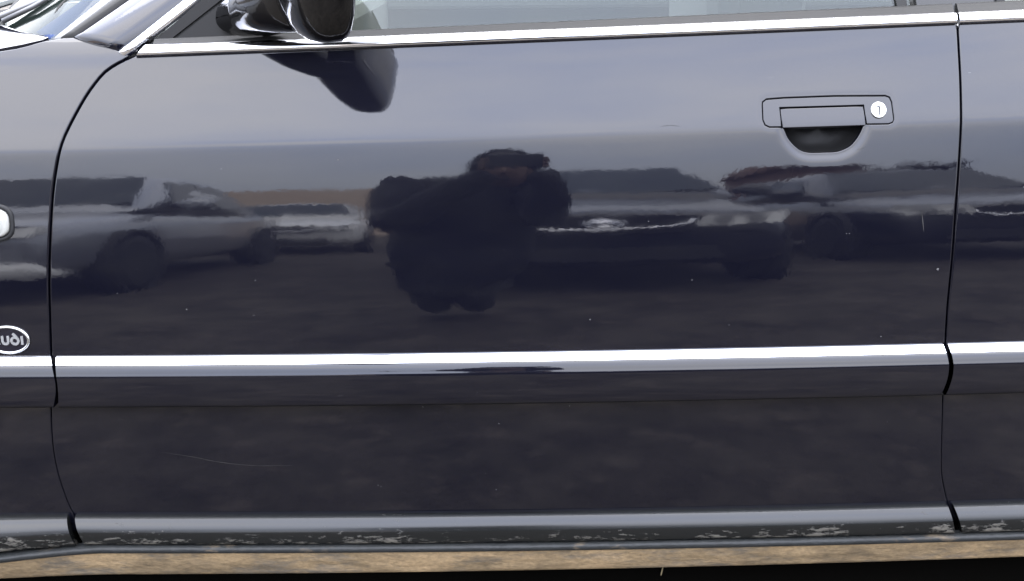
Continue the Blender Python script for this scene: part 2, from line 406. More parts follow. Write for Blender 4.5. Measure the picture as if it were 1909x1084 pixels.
def shift(P, d):
    # move a gap curve sideways along its own normal (d > 0: towards the rear of the car)
    out = []
    for i, p in enumerate(P):
        a, b = Vector(P[max(i - 1, 0)]), Vector(P[min(i + 1, len(P) - 1)]); t = (b - a).normalized(); n = Vector((-t.y, t.x))
        if n.x < 0: n = -n
        out.append((p[0] + n.x * d, p[1] + n.y * d))
    return out
def thin(P, d):
    # gaps close up below the moulding
    a, b = shift(P, d), shift(P, d * .72); out = []
    for p, q in zip(a, b):
        t = min(1, max(0, (.50 - p[1]) / .10)); out.append((p[0] * (1 - t) + q[0] * t, p[1] * (1 - t) + q[1] * t))
    return out
gf = catmull(GAP_FRONT, .008); gr = catmull(GAP_REAR, .008)
SILL_OUT = .238
belt = lambda x: line_z(5, x)
# --- front door
lo = thin(gf, .0033); hi = thin(gr, -.0031)
lo = [p for p in lo if p[1] < belt(p[0]) - .0015]
door_out = [(lo[0][0] + .004, belt(lo[0][0]) - .001)] + lo + hi[::-1]
door_out = [p if p[1] < belt(p[0]) - .001 else (p[0], belt(p[0]) + .0004) for p in door_out]
scoop_s = catmull(SCOOP, .003)
def handle_dent(x, z):
    if not (.29 < x < .50 and .72 < z < .84): return 0
    d = seg_dist(scoop_s, x, z, False)
    e = 0.0020 * math.exp(-(d / .0055) ** 2)
    d2 = seg_dist(HANDLE_PLATE, x, z)
    return max(e, .0003 * math.exp(-(d2 / .003) ** 2))
hp = HANDLE_PLATE
def rounded(P, it=1): return chaikin(dense(P, .02), it)
plate_up = hp[:12]; plate_left = hp[12:]
hole = plate_up + scoop_s[::-1] + plate_left
crease_s = [interp(SEC_DOOR[2], SEC_DOOR[0], z) for z in (.763, .7655, .768, .7705, .773, .7755, .778, .782, .852, .856, .860)]
door = panel('front_door', door_out, SEC_DOOR, 'paint', car, holes=[hole], dent=handle_dent, hole_roll=.0016, extra_s=crease_s)
# handle plate: an arch round the grip
gi = [(GRIP[0][0] - .0012, GRIP[0][1] + .0014), (GRIP[1][0] + .0014, GRIP[1][1] + .0014), (GRIP[2][0] + .0014, GRIP[2][1]), (GRIP[3][0] - .0012, GRIP[3][1])]
def inset(P, d):
    sg = 1 if area(P) > 0 else -1; out = []
    for i in range(len(P)):
        a, b = Vector(P[i - 1]), Vector(P[(i + 1) % len(P)]); t = (b - a).normalized(); n = Vector((-t.y, t.x)) * sg
        out.append((P[i][0] + n.x * d, P[i][1] + n.y * d))
    return out
hin = inset(hp, .0031)
plate_poly = hin[:11] + [(gi[2][0] + .001, hin[10][1]), (gi[1][0] + .001, gi[1][1]), (gi[0][0] - .001, gi[0][1]), (gi[3][0] - .001, hin[13][1])] + hin[13:]
panel('handle_plate', plate_poly, SEC_DOOR, 'paint', door, sink=.0006, roll=.0008, depth=.014, dx=.006, ds=.005)
panel('handle_grip', inset(GRIP, .0019), SEC_DOOR, 'paint', door, sink=-.0006, roll=.0012, depth=.012, dx=.006, ds=.005)
# recess behind the grip
rim = scoop_s + [(.4424, .7955), (.4424, .801), (.3385, .799), (.3385, .79)]
cx = sum(p[0] for p in rim) / len(rim); cz = .776
rings = []
for f, d in ((1.01, .005), (1.0, .008), (.97, .013), (.90, .020), (.78, .026), (.6, .030), (.35, .032), (.05, .033)):
    rings.append([Vector((cx + (x - cx) * f, side_y(x, z) + d, cz + (z - cz) * f)) for x, z in rim])
loft('handle_recess', rings, 'bowl', door, cap=False)
# lock cylinder with key slot
lk = (.4595, .7993); Lr = .0088
yl = lambda x, z: side_y(x, z)
rings = [[Vector((lk[0] + r * math.cos(a), yl(lk[0], lk[1] + r * math.sin(a)) - o, lk[1] + r * math.sin(a))) for a in [2 * math.pi * k / 28 for k in range(28)]] for r, o in ((Lr + .001, -.002), (Lr + .001, .0006), (Lr, .0012), (Lr - .0006, .0014), (.0006, .0014))]
lock = loft('lock_cylinder', rings, 'lock', door)
for dx_, dz_, w_, h_ in ((.0008, -.0004, .0009, .0052), (-.0004, .0043, .0021, .0008)):
    x_, z_ = lk[0] + dx_, lk[1] + dz_
    mesh('key_slot', [Vector((x_ + sx * w_, yl(lk[0], z_ + sz * h_) - .0017, z_ + sz * h_)) for sx, sz in ((-1, -1), (1, -1), (1, 1), (-1, 1))], [(0, 1, 2, 3)], 'rubber', lock, False)
# --- rear door and fender panels
hr = thin(gr, .0031)
rear = panel('rear_door', [(p[0], min(p[1], belt(p[0]) + .0004)) for p in hr] + [(1.25, .2402), (1.25, belt(1.25) - .001)], SEC_DOOR, 'paint', car, extra_s=crease_s, dx=.03)
lf = thin(gf, -.0033)
fender_out = [p for p in lf if p[1] < belt(p[0]) - .003]
fender_top = catmull([(-1.15, zmap(-1.15, .886)), (-.80, zmap(-.80, .8885)), (-.6525, zmap(-.6525, .8945)), (-.595, zmap(-.595, .9050)), (-.572, zmap(-.572, .9075)), (-.560, zmap(-.560, .9075)), (-.52, zmap(-.52, .8975)), (-.487, zmap(-.487, .8850))], .012)
fender = panel('front_fender', fender_top + fender_out + [(-1.15, .2354)], SEC_FENDER, 'paint', car, extra_s=crease_s, dx=.03, ds=.006)
# --- waist moulding with its bright strip, on fender, door and rear door
mt_ = lambda x: line_z(3, x)
CH = [(-.002, -.0028), (.0015, -.0030), (.0042, -.0042), (.0072, -.0074), (.0100, -.0116), (.0106, -.0128)]
BODY = [(.0100, -.0129), (.0122, -.0138), (.0143, -.0186), (.0160, -.0238), (.0169, -.0264), (.0171, -.0285), (.0169, -.038), (.0161, -.052), (.0147, -.063), (.0130, -.0685), (.0090, -.0708), (.0000, -.0712)]
sk_front = lambda o, dz: .004 * math.sin(min(1, -dz / .071) * math.pi)
for par, a, b, s0, s1 in ((fender, -1.15, -.5990, None, lambda o, dz: .0085 * math.sin(min(1, max(0, -dz / .071)) * math.pi) + .001),
                          (door, -.5893, .5542, lambda o, dz: .0035 * math.sin(min(1, max(0, -dz / .071)) * math.pi) - .001, lambda o, dz: .0065 * math.sin(min(1, max(0, -dz / .071)) * math.pi)),
                          (rear, .5608, 1.25, lambda o, dz: .0060 * math.sin(min(1, max(0, -dz / .071)) * math.pi), None)):
    mo = sweep('moulding', BODY, a, b, mt_, 'paint', par, skew0=s0, skew1=s1)
    sweep('chrome_strip', CH, a, b, mt_, 'chrome', par, skew0=s0, skew1=s1)
    sweep('moulding_seal', [(.0035, -.0700), (.0042, -.0722), (.0026, -.0738), (-.001, -.0742)], a - (.004 if s0 else 0), b - .004, mt_, 'seal', par)
# --- foot trim on the panels
sl = lambda x: line_z(1, x)
TR = [(-.002, .0002), (.004, 0), (.0080, -.0016), (.0125, -.0058), (.0162, -.0112), (.0182, -.0162), (.0190, -.0200), (.0190, -.028), (.0180, -.0345), (.0140, -.0365), (.004, -.0370)]
drop = lambda x: -.2 * max(0, -.56 - x) ** 1.3
ske = lambda k: (lambda o, dz: k * min(1, -dz / .037))
sweep('foot_trim', TR, -.5945, .5865, sl, 'trim', door, skew0=ske(.014), skew1=ske(.010))
sweep('foot_trim', TR, .5945, 1.25, sl, 'trim', rear, skew0=ske(.012))
sweep('foot_trim', TR, -1.15, -.6055, sl, 'trim', fender, skew1=ske(.012), zadd=lambda x, t: drop(x) * t)
# --- sill below the doors: lip and mud-caked underside
LIP = [(.006, -.0372), (.015, -.0380), (.0205, -.0398), (.0222, -.0430), (.0212, -.0468), (.0175, -.0490)]
sill = sweep('sill_lip', LIP, -1.15, 1.25, sl, 'lip', car, zadd=lambda x, t: drop(x), step=.006, rough=.0006)
MUD = [(.0175, -.0488), (.0150, -.055), (.0100, -.066), (.0040, -.078), (.0000, -.0850), (-.006, -.0880), (-.03, -.0885)]
sweep('sill_underside', MUD, -1.15, 1.25, sl, 'mud', sill, step=.004, rough=.0016, zadd=lambda x, t: drop(x) * (1 - t) + t * (.0082 * (x - .3)), cap=False)
# --- inner shell behind the gaps, floor, far side, roof
V = []; F = []
xs = [-1.15, -.6, -.45, 0, .57, 1.25]
for x in xs:
    for zc_, dy in ((.19, .03), (.3, .028), (.5, .026), (.7, .026), (.80, .026), (.882, .022)): V.append(Vector((x, side_y(x, zmap(x, zc_)) + dy, zmap(x, zc_))))
for i in range(len(xs) - 1):
    for k in range(5): F.append((i * 6 + k, (i + 1) * 6 + k, (i + 1) * 6 + k + 1, i * 6 + k + 1))
mesh('inner_shell', V, F, 'shell', car)
box('floor_pan', (-1.15, .075, .115), (1.25, 1.70, .215), 'under', car)
box('far_side', (-1.15, 1.72, .2), (1.25, 1.76, .86), 'interior', car)
roof = loft('roof', [[Vector((x, .36 + .0 * x, 1.31)), Vector((x, .45, 1.345)), Vector((x, .9, 1.37)), Vector((x, 1.35, 1.345)), Vector((x, 1.46, 1.31)), Vector((x, .9, 1.33))] for x in (.15, .5, 1.25)], 'interior2', car)

# --- belt chrome, window seal, glass
yb = lambda x: side_y(x, belt(x))
BELT = [(-.001, -.0002), (.0030, .0002), (.0048, .0016), (.0053, .0046), (.0040, .0082), (.0008, .0118), (-.0035, .0135)]
SEAL = [(-.0035, .0135), (-.0055, .0150), (-.0090, .0172), (-.0125, .0196), (-.016, .0198)]
sweep('belt_strip', BELT, -.4735, .5625, belt, 'chrome', door, skew0=lambda o, dz: .9 * max(0, dz), deep=.006)
sweep('belt_strip', BELT, .5660, 1.25, belt, 'chrome', rear, deep=.006)
sweep('window_seal', SEAL, -.452, .5610, belt, 'seal', door, zadd=lambda x, t: t * .004 * (x + .45))
sweep('window_seal', SEAL, .5665, 1.25, belt, 'seal', rear, zadd=lambda x, t: t * .004 * (x + .45))
TB = math.tan(R(27))
yg = lambda x, z, d=.014: yb(x) + d + (z - belt(x)) * TB
def green(name, poly, mt, parent, d=.014, thick=.004, smooth=False):
    """A flat piece on the leaning plane of the side windows, with thickness."""
    n = len(poly)
    V = [Vector((x, yg(x, z, d), z)) for x, z in poly] + [Vector((x, yg(x, z, d) + thick, z)) for x, z in poly]
    F = [tuple(range(n)), tuple(range(n, 2 * n))[::-1]] + [(i, n + i, n + (i + 1) % n, (i + 1) % n) for i in range(n)]
    bm = bmesh.new(); vs = [bm.verts.new(v) for v in V]
    for f in F: bm.faces.new([vs[i] for i in f])
    return from_bm(name, bm, mt, parent, smooth)
green('window_glass', [(-.335, .878), (.515, .90), (.46, 1.27), (.10, 1.27)], 'glass', door, .016, .004)
green('window_glass', [(.632, .905), (1.25, .923), (1.25, 1.27), (.60, 1.27)], 'glass', rear, .016, .004)
# door frame rails: front upright behind the pillar strip, rear upright
green('window_frame', [(-.4585, .8835), (-.440, .8835), (-.08, 1.155), (.12, 1.27), (.09, 1.285), (-.11, 1.175)], 'sailblack', door, .008, .012)
green('frame_channel', [(-.4405, .884), (-.4305, .884), (-.07, 1.155), (-.08, 1.155)], 'seal', door, .012, .01)
green('mirror_sail', [(-.4300, .8845), (-.310, .8885), (-.280, .9005), (-.275, 1.00), (-.283, .998)], 'sailblack', door, .004, .014)
green('window_frame', [(.497, .902), (.510, .902), (.455, 1.27), (.44, 1.27)], 'seal', door, .012, .012)
bp = green('pillar_panel', [(.519, .9035), (.6175, .9065), (.585, 1.27), (.485, 1.27)], 'bpillar', door, .006, .012)
green('pillar_gap', [(.6180, .905), (.6225, .905), (.59, 1.27), (.5855, 1.27)], 'rubber', rear, .012, .012)
green('window_frame', [(.6230, .905), (.634, .905), (.60, 1.27), (.59, 1.27)], 'seal', rear, .010, .012)

# --- windscreen pillar with its bright strip
def strip3(name, A, B, mt, parent, thick=.008, bulge=.0, n=6, m=10):
    """A band between two edge lines A and B (lists of points), rounded across."""
    V = []; F = []
    LA, LB = catmull([tuple(p) for p in A], .03), catmull([tuple(p) for p in B], .03)
    cnt = min(len(LA), len(LB))
    for i in range(cnt):
        a, b = Vector(LA[i]), Vector(LB[int(i * (len(LB) - 1) / max(1, cnt - 1))])
        t = (Vector(LA[min(i + 1, len(LA) - 1)]) - Vector(LA[max(i - 1, 0)])).normalized(); nn = (b - a).cross(t).normalized()
        if nn.y > 0: nn = -nn
        for k in range(m + 1):
            u = k / m; V.append(a.lerp(b, u) + nn * (bulge * math.sin(math.pi * u) - (thick if k in (0, m) else 0)))
    w = m + 1
    for i in range(cnt - 1):
        for k in range(m): F.append((i * w + k, (i + 1) * w + k, (i + 1) * w + k + 1, i * w + k + 1))
    F.append(tuple(range(w)))
    bm = bmesh.new(); vs = [bm.verts.new(v) for v in V]
    for f in F: bm.faces.new([vs[i] for i in f])
    return from_bm(name, bm, mt, parent, True)
def along(p, q, t): return tuple(Vector(p).lerp(Vector(q), t))
pbl, ptl = (-.5655, .112, .8922), (-.507, .165, .9356)
pbr, ptr = (-.5002, .090, .8773), (-.4225, .128, .9366)
pillar = strip3('windscreen_pillar', [pbl, ptl, along(pbl, ptl, 6)], [pbr, ptr, along(pbr, ptr, 5)], 'paint', car, .01, .006)
cbl, ctl = (-.4985, .088, .8747), (-.4205, .128, .9366); cbr, ctr = (-.4868, .084, .8703), (-.3988, .124, .9366)
strip3('pillar_strip', [cbl, ctl, along(cbl, ctl, 5)], [cbr, ctr, along(cbr, ctr, 5)], 'chrome', pillar, .006, .003)
# dark slot under the pillar foot
strip3('pillar_foot_gap', [(-.573, .116, .8868), (-.53, .103, .8780), (-.4835, .088, .8665)], [(-.566, .118, .8930), (-.525, .105, .8835), (-.4835, .092, .8710)], 'shell', pillar, .004, .0)
tbl, ttl = (-.5803, .118, .8892), (-.5271, .175, .9353)
strip3('windscreen_rubber', [tbl, ttl, along(tbl, ttl, 6)], [pbl, ptl, along(pbl, ptl, 6)], 'seal', pillar, .004, .003)
# windscreen: bows forward towards the middle of the car
wb, wt = (-.5949, .125, .8867), (-.5461, .19, .9347)
M['sky_sheen'] = mat('windscreen_sky_sheen', (.13, .13, .125), .35, .0, Specular_IOR_Level=.3)  # sky reflection at the rim of the glass, painted as a pale strip
strip3('windscreen_sky_sheen', [wb, wt, along(wb, wt, 6)], [tbl, ttl, along(tbl, ttl, 6)], 'sky_sheen', pillar, .003, .002)
V = []; F = []
nA, nB = 14, 24
for i in range(nA + 1):
    u = i / nA; p = Vector(wb).lerp(Vector(wt), u * 6)
    for k in range(nB + 1):
        v = (k / nB) ** 1.5; yy = p.y + v * (1.83 - 2 * p.y)
        bow = 1 - (2 * v - 1) ** 2
        V.append(Vector((p.x - .26 * bow ** .62, yy, p.z + .010 * bow)))
for i in range(nA):
    for k in range(nB): F.append((i * (nB + 1) + k, (i + 1) * (nB + 1) + k, (i + 1) * (nB + 1) + k + 1, i * (nB + 1) + k + 1))
mesh('windscreen', V, F, 'screen', car)
M['sky_streak'] = mat('painted_blue_reflection', (.010, .024, .075), .5, Specular_IOR_Level=.1)  # blue sky mirrored in the screen, put into the colour of a band
M['cowlgrey'] = mat('cowl_plastic', (.022, .022, .021), .7, Specular_IOR_Level=.1)
strip3('cowl_panel', [(-.615, .150, .888), (-.70, .265, .893), (-.80, .5, .902)], [(-.600, .232, .941), (-.665, .34, .944), (-.76, .58, .955)], 'cowlgrey', car, .002, .004)
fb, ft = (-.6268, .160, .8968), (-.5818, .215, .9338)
strip3('windscreen_sky_streak', [fb, ft, along(fb, ft, 6)], [wb, wt, along(wb, wt, 6)], 'sky_streak', pillar, .002, .001)
# bonnet
rear_edge = catmull([(-.5953, .118, .8914), (-.622, .145, .8935), (-.713, .26, .8999), (-.83, .5, .910), (-.89, .9, .920)], .03)
side_edge = catmull([(-.5953, .118, .8914), (-.601, .110, .8885), (-.625, .106, .8835), (-.6543, .105, .8785), (-.80, .104, .8725), (-1.3, .115, .858)], .03)
cnt = 26; V = []; F = []; w_ = 12
for i in range(cnt):
    t = i / (cnt - 1)
    a = Vector(side_edge[int(t * (len(side_edge) - 1))]); b = Vector(rear_edge[int(t * (len(rear_edge) - 1))])
    for k in range(w_):
        u = k / (w_ - 1); p = a.lerp(b, u); p.z += .018 * math.sin(math.pi * u) * t
        V.append(p)
for i in range(cnt - 1):
    for k in range(w_ - 1): F.append((i * w_ + k, i * w_ + k + 1, (i + 1) * w_ + k + 1, (i + 1) * w_ + k))
bm = bmesh.new(); vs_ = [bm.verts.new(v) for v in V]
for f in F: bm.faces.new([vs_[i] for i in f])
bmesh.ops.remove_doubles(bm, verts=bm.verts[:], dist=.0005)
M['bonnet'] = M['paint']
hood = from_bm('bonnet', bm, 'paint', car, True)
sm = hood.modifiers.new('thickness', 'SOLIDIFY'); sm.thickness = .010; sm.offset = -1 if hood.data.polygons[0].normal.z > 0 else 1
bv = hood.modifiers.new('soft', 'BEVEL'); bv.width = .003; bv.segments = 2
box('cowl', (-1.15, .135, .80), (-.45, 1.6, .862), 'shell', car)
wp = tube('wiper_arm', [(-.735, .27, .900), (-.70, .255, .913), (-.655, .25, .930), (-.56, .28, .975)], [.006, .005, .004, .004], 'wiper', car, 8)
tube('wiper_blade', [(-.70, .24, .905), (-.65, .225, .925), (-.57, .25, .972)], .004, 'wiper', wp, 6)
box('wiper_pivot', (-.755, .25, .86), (-.715, .29, .908), 'wiper', wp, .006)
# --- interior seen dimly through the glass
box('dashboard', (-.60, .22, .60), (-.30, 1.65, .89), 'interior', car, .03)
seat = box('seat_backrest', (.28, .25, .35), (.42, .75, 1.02), 'interior', car, .04)
box('headrest', (.33, .38, 1.04), (.42, .62, 1.20), 'interior', seat, .03)
far = box('far_window_sill', (-.5, 1.60, .84), (1.2, 1.72, .90), 'interior2', car, .01)

# --- door mirror
M['mirrorglass'] = mat('mirror_glass', (.012, .012, .014), .05, .9)
def sup(cx, cz, fx, rx, hz_up, hz_dn, y, n=28, pf=2.2, pr=4):
    r = []
    for k in range(n):
        a = 2 * math.pi * k / n; c, s = math.cos(a), math.sin(a)
        p = pr if c > 0 else pf
        r.append(Vector((cx + (rx if c > 0 else fx) * math.copysign(abs(c) ** (2 / p), c), y, cz + (hz_up if s > 0 else hz_dn) * math.copysign(abs(s) ** (2 / p), s))))
    return r
mirror = loft('door_mirror', [sup(-.325, .914, .046, .040, .034, .022, .088), sup(-.310, .924, .038, .040, .045, .028, .068), sup(-.296, .930, .040, .040, .046, .030, .048), sup(-.276, .938, .040, .040, .048, .037, .024), sup(-.254, .948, .038, .040, .05, .044, .0), sup(-.236, .958, .030, .036, .05, .046, -.022)], 'gloss', car)
HS = [(.036, -.2150, .020, .020, 1.003, .03, .05), (.030, -.2080, .040, .036, 1.003, .055, .090), (.015, -.2020, .050, .040, 1.002, .064, .102), (-.018, -.1930, .053, .040, 1.001, .07, .105), (-.050, -.1840, .050, .038, 1.000, .07, .105), (-.077, -.1770, .044, .034, 1.001, .066, .104), (-.095, -.1740, .037, .030, 1.005, .057, .097), (-.105, -.1750, .027, .024, 1.012, .042, .078), (-.109, -.1810, .010, .010, 1.026, .014, .026)]
loft('mirror_housing', [sup(rx - rr_ + .004, cz_, fx_, rr_, hu, hd, y_) for y_, rx, fx_, rr_, cz_, hu, hd in HS], 'gloss', mirror)
mesh('mirror_glass', [(-.1985, .010, .93), (-.1755, -.074, .93), (-.1755, -.074, 1.055), (-.1985, .010, 1.055)], [(0, 1, 2, 3)], 'mirrorglass', mirror, False)

# --- badge on the fender
bc = (-.6507, .5165); bw, bh = .0287, .0192
def oval_ring(name, f0, f1, prof, mt, parent):
    rings = []
    for f, o in prof: rings.append(flank_ring(disc_points(bc[0], bc[1], bw - f, bh - f, 56), o))
    return loft(name, rings, mt, parent, cap=False)
badge = oval_ring('badge_ring', 0, 0, [(0, 0), (0, .0015), (.0007, .0028), (.0018, .0034), (.0030, .0030), (.0035, .0020), (.0036, .0008)], 'lock', fender)
rr = flank_ring(disc_points(bc[0], bc[1], bw - .0033, bh - .0033, 56), .0012)
mesh('badge_field', rr, [tuple(range(56))], 'badge', badge)
M['letters'] = mat('pale_lettering', (.16, .16, .155), .35)
def letter(polys, x0):
    bm = bmesh.new()
    for P in polys:
        vs = [bm.verts.new(Vector((x0 + x, side_y(x0 + x, bc[1] + z) - .0026, bc[1] + z))) for x, z in P]
        f = bm.faces.new(vs); e = bmesh.ops.extrude_face_region(bm, geom=[f])
        for v in [v for v in e['geom'] if isinstance(v, bmesh.types.BMVert)]: v.co.y += .0014
    return from_bm('letter', bm, 'letters', badge)
def stroke(P, w, closed=False):
    out = []
    for i in range(len(P) - (0 if closed else 1)):
        a, b = Vector(P[i]), Vector(P[(i + 1) % len(P)]); t = (b - a).normalized(); n = Vector((-t.y, t.x)) * w / 2; e = t * w * .18
        out.append([tuple(a - e - n), tuple(b + e - n), tuple(b + e + n), tuple(a - e + n)])
    return out
u_ = .001; st = .0031
letter(stroke([(-.0222, -.0058), (-.0170, .0058), (-.0118, -.0058)], st) + stroke([(-.0198, -.0026), (-.0142, -.0026)], .002), bc[0])
letter(stroke([(-.0070, .0048), (-.0070, -.0018), (-.0062, -.0042), (-.0043, -.0053), (-.0022, -.0053), (-.0003, -.0042), (.0005, -.0018), (.0005, .0048)], st), bc[0])
ov = [(.0092 + .0046 * math.cos(2 * math.pi * k / 14), -.0010 + .0045 * math.sin(2 * math.pi * k / 14)) for k in range(14)]
letter(stroke(ov, st, True) + stroke([(.0128, .0018), (.0105, .0055), (.0072, .0083)], st * .9), bc[0])
letter(stroke([(.0186, .0048), (.0186, -.0055)], st), bc[0])
# --- side indicator
ic = (-.6640, .6687); iw, ih = .0305, .0195
rings = [flank_ring(disc_points(ic[0], ic[1], iw + f, ih + f, 48, 3.2), o) for f, o in ((.005, 0), (.0045, .002), (.002, .003), (.0002, .0022), (-.001, -.002))]
ind = loft('side_indicator', rings, 'rubber', fender, cap=False)
rings = [flank_ring(disc_points(ic[0], ic[1], (iw - .0005) * f, (ih - .0005) * f, 48, 3.0), o) for f, o in ((1, .0), (.99, .003), (.93, .0052), (.86, .0060), (.80, .0055), (.72, .0068), (.5, .0085), (.2, .0092), (.02, .0094))]
loft('indicator_lens', rings, 'lens', ind)

# --- stone chips and scratches in the paint
M['primer'] = mat('bare_chip', (.08, .08, .078), .6, Specular_IOR_Level=.2); M['scratch'] = mat('dull_scratch', (.022, .021, .02), .6, Specular_IOR_Level=.2)
rnd = random.Random(11)
for x, z in [(0.5414, 0.6004), (0.1721, 0.6662), (-0.4157, 0.5571), (-0.3255, 0.5947), (-0.0235, 0.2997), (0.0739, 0.4222), (-0.2158, 0.7455), (0.4744, 0.4924 + .02), (-0.1813, 0.3074), (0.2283, 0.591), (0.0993, 0.5404)]:
    r = .0017 if x > .54 else rnd.uniform(.0006, .0010)
    mesh('paint_chip', [Vector((x + r * rnd.uniform(.7, 1.2) * math.cos(a), side_y(x, z) - .0004 - (z - z) , z + r * rnd.uniform(.7, 1.2) * math.sin(a))) for a in [2 * math.pi * k / 7 for k in range(7)]], [tuple(range(7))], 'primer', door, False)
for P, wd in (([(-0.4676, 0.358), (-0.4254, 0.3509), (-0.3938, 0.3437), (-0.3477, 0.338), (-0.2941, 0.3379)], .0007), ([(0.187, 0.7826), (0.1991, 0.7838), (0.2111, 0.7824)], .0006), ([(0.5165, 0.674), (0.5185, 0.6625), (0.5206, 0.6489)], .0016), ([(0.4325, 0.7521), (0.4379, 0.7527), (0.4432, 0.7553)], .0005)):
    Q = catmull(P, .006); V = []; F = []
    for i, (x, z) in enumerate(Q):
        t = i / (len(Q) - 1); w2 = wd * (.25 + math.sin(math.pi * t)) * rnd.uniform(.4, 1.1) / 2
        for s in (-1, 1): V.append(Vector((x, side_y(x, z + s * w2) - .0003, z + s * w2)) if abs(Q[-1][0] - Q[0][0]) > .01 else Vector((x + s * w2, side_y(x, z) - .0003, z)))
    for i in range(len(Q) - 1): F.append((2 * i, 2 * i + 2, 2 * i + 3, 2 * i + 1))
    mesh('scratch', V, F, 'scratch', door, False)

# ================================================================ what the polished door mirrors: the car park behind the camera
def carpaint(name, col, metal=0.0): return mat(name, col, .22, metal, 1.5, Coat_Weight=.6, Coat_Roughness=.05)
M['silver'] = carpaint('silver_paint', (.30, .31, .33), .5); M['black'] = carpaint('black_paint', (.008, .009, .014)); M['white'] = carpaint('white_paint', (.55, .55, .53))
M['tyre'] = mat('tyre_rubber', (.012, .012, .012), .8); M['rim'] = mat('alloy', (.35, .35, .36), .3, .8)
M['carglass'] = mat('dark_car_glass', (.010, .015, .018), .04, 0, 1.33)
M['lamp_bowl'] = mat('lamp_reflector', (.22, .22, .22), .3); M['headlamp'] = mat('headlamp', (.62, .62, .60), .15)
def parked_car(loc, rz, paint, label, hh=0.0, emblem=False, lip=False):
    t = empty('parked_car', loc, rz); tag(t, label, 'car', 'cars parked opposite, mirrored in the paint')
    st_ = [(.0, .34, .665, .62), (-.035, .25, .735, .76), (-.22, .21, .785, .82), (-.65, .2, .86, .865), (-1.1, .2, .935, .885), (-1.5, .2, .955, .89), (-2.9, .2, .985, .89), (-3.6, .22, 1.0, .87), (-4.15, .25, .985, .82), (-4.36, .32, .93, .74), (-4.42, .42, .8, .62)]
    rings = []
    for y, zl, zt, hw in st_:
        h = zt - zl
        half = [(0, zl), (.8 * hw, zl), (.97 * hw, zl + .10 * h), (hw, zl + .35 * h), (.99 * hw, zl + .65 * h), (.94 * hw, zl + .87 * h), (.82 * hw, zl + .97 * h), (.4 * hw, zt + .012), (0, zt + .018)]
        rings.append([Vector((x, y, z)) for x, z in half] + [Vector((-x, y, z)) for x, z in half[-2:0:-1]])
    b = loft('body', rings, paint, t); b.modifiers.new('smooth', 'SUBSURF').render_levels = 2
    RZ = 1.43 + hh
    rings = []
    for y, zb, zt, hb, ht in ((-1.08, .90, .93, .76, .70), (-1.25, .92, 1.03, .80, .70), (-1.92, .93, RZ - .04, .82, .60), (-2.4, .93, RZ, .82, .60), (-3.0, .93, RZ - .03, .82, .60), (-3.35, .93, RZ - .14, .82, .61), (-3.85, .95, 1.02, .78, .64)):
        half = [(hb, zb), (hb * .5 + ht * .5 + .02, (zb + zt) / 2), (ht, zt - .05), (ht * .85, zt - .005), (ht * .4, zt + .012), (0, zt + .016)]
        rings.append([Vector((x, y, z)) for x, z in half] + [Vector((-x, y, z)) for x, z in half[-2::-1]])
    loft('cabin', rings, paint, t)
    def pane(name, P, mtl, off=.0):
        n = len(P); c = sum((Vector(p) for p in P), Vector()) / n
        nn = (Vector(P[1]) - Vector(P[0])).cross(Vector(P[-1]) - Vector(P[0])).normalized()
        if nn.dot(c - Vector((0, -2.4, .9))) < 0: nn = -nn
        bm = bmesh.new(); vs = [bm.verts.new(Vector(p) + nn * off) for p in P] + [bm.verts.new(Vector(p) + nn * (off - .02)) for p in P]
        bm.faces.new(vs[:n]); bm.faces.new(vs[n:][::-1])
        for i in range(n): bm.faces.new((vs[i], vs[n + i], vs[n + (i + 1) % n], vs[(i + 1) % n]))
        return from_bm(name, bm, mtl, t)
    pane('windscreen', [(-.70, -1.24, 1.0), (-.3, -1.20, .985), (.3, -1.20, .985), (.70, -1.24, 1.0), (.545, -1.86, RZ - .075), (-.545, -1.86, RZ - .075)], 'carglass', .03)
    pane('rear_window', [(-.60, -3.84, 1.02), (.60, -3.84, 1.02), (.52, -3.36, RZ - .18), (-.52, -3.36, RZ - .18)], 'carglass', .03)
    for s in (-1, 1):
        X = lambda z: s * (.835 - (z - .95) * .47)
        for yy in (((-1.55, .99), (-2.42, 1.0), (-2.42, RZ - .11), (-2.02, RZ - .12)), ((-2.50, 1.0), (-3.35, 1.01), (-3.12, RZ - .16), (-2.50, RZ - .11))):
            pane('side_window', [(X(z), y, z) for y, z in yy], 'carglass', .012)
        mi = loft('wing_mirror', [[Vector((s * (.82 + a), -1.52 + r * .6 * math.cos(2 * math.pi * k / 10), 1.02 + r * math.sin(2 * math.pi * k / 10))) for k in range(10)] for a, r in ((0, .03), (.06, .05), (.10, .085), (.2, .08), (.23, .04))], paint, t)
        for wy in (-.82, -3.52):
            an = [2 * math.pi * k / 24 for k in range(24)]
            ring = lambda x, r: [Vector((s * x, wy + r * math.cos(a), .31 + r * math.sin(a))) for a in an]
            wh = loft('wheel', [ring(.70, .20), ring(.70, .30), ring(.72, .315), ring(.86, .315), ring(.893, .295), ring(.893, .21)], 'tyre', t)
            loft('rim', [ring(.89, .21), ring(.885, .20), ring(.86, .17), ring(.875, .06), ring(.88, .01)], 'rim', wh)
            loft('wheel_arch', [ring(.80, .385), ring(.894, .385), ring(.894, .33), ring(.80, .33)], 'tyre', t)
        # headlamps wrapping the corner
        hl = [(.36, .005, .61), (.40, .005, .70), (.60, -.03, .715), (.76, -.15, .725), (.785, -.20, .68), (.72, -.09, .615), (.5, .0, .605)]
        lamp = pane('headlamp', [(s * x, y + .05, z) for x, y, z in hl][::s], 'headlamp', .03)
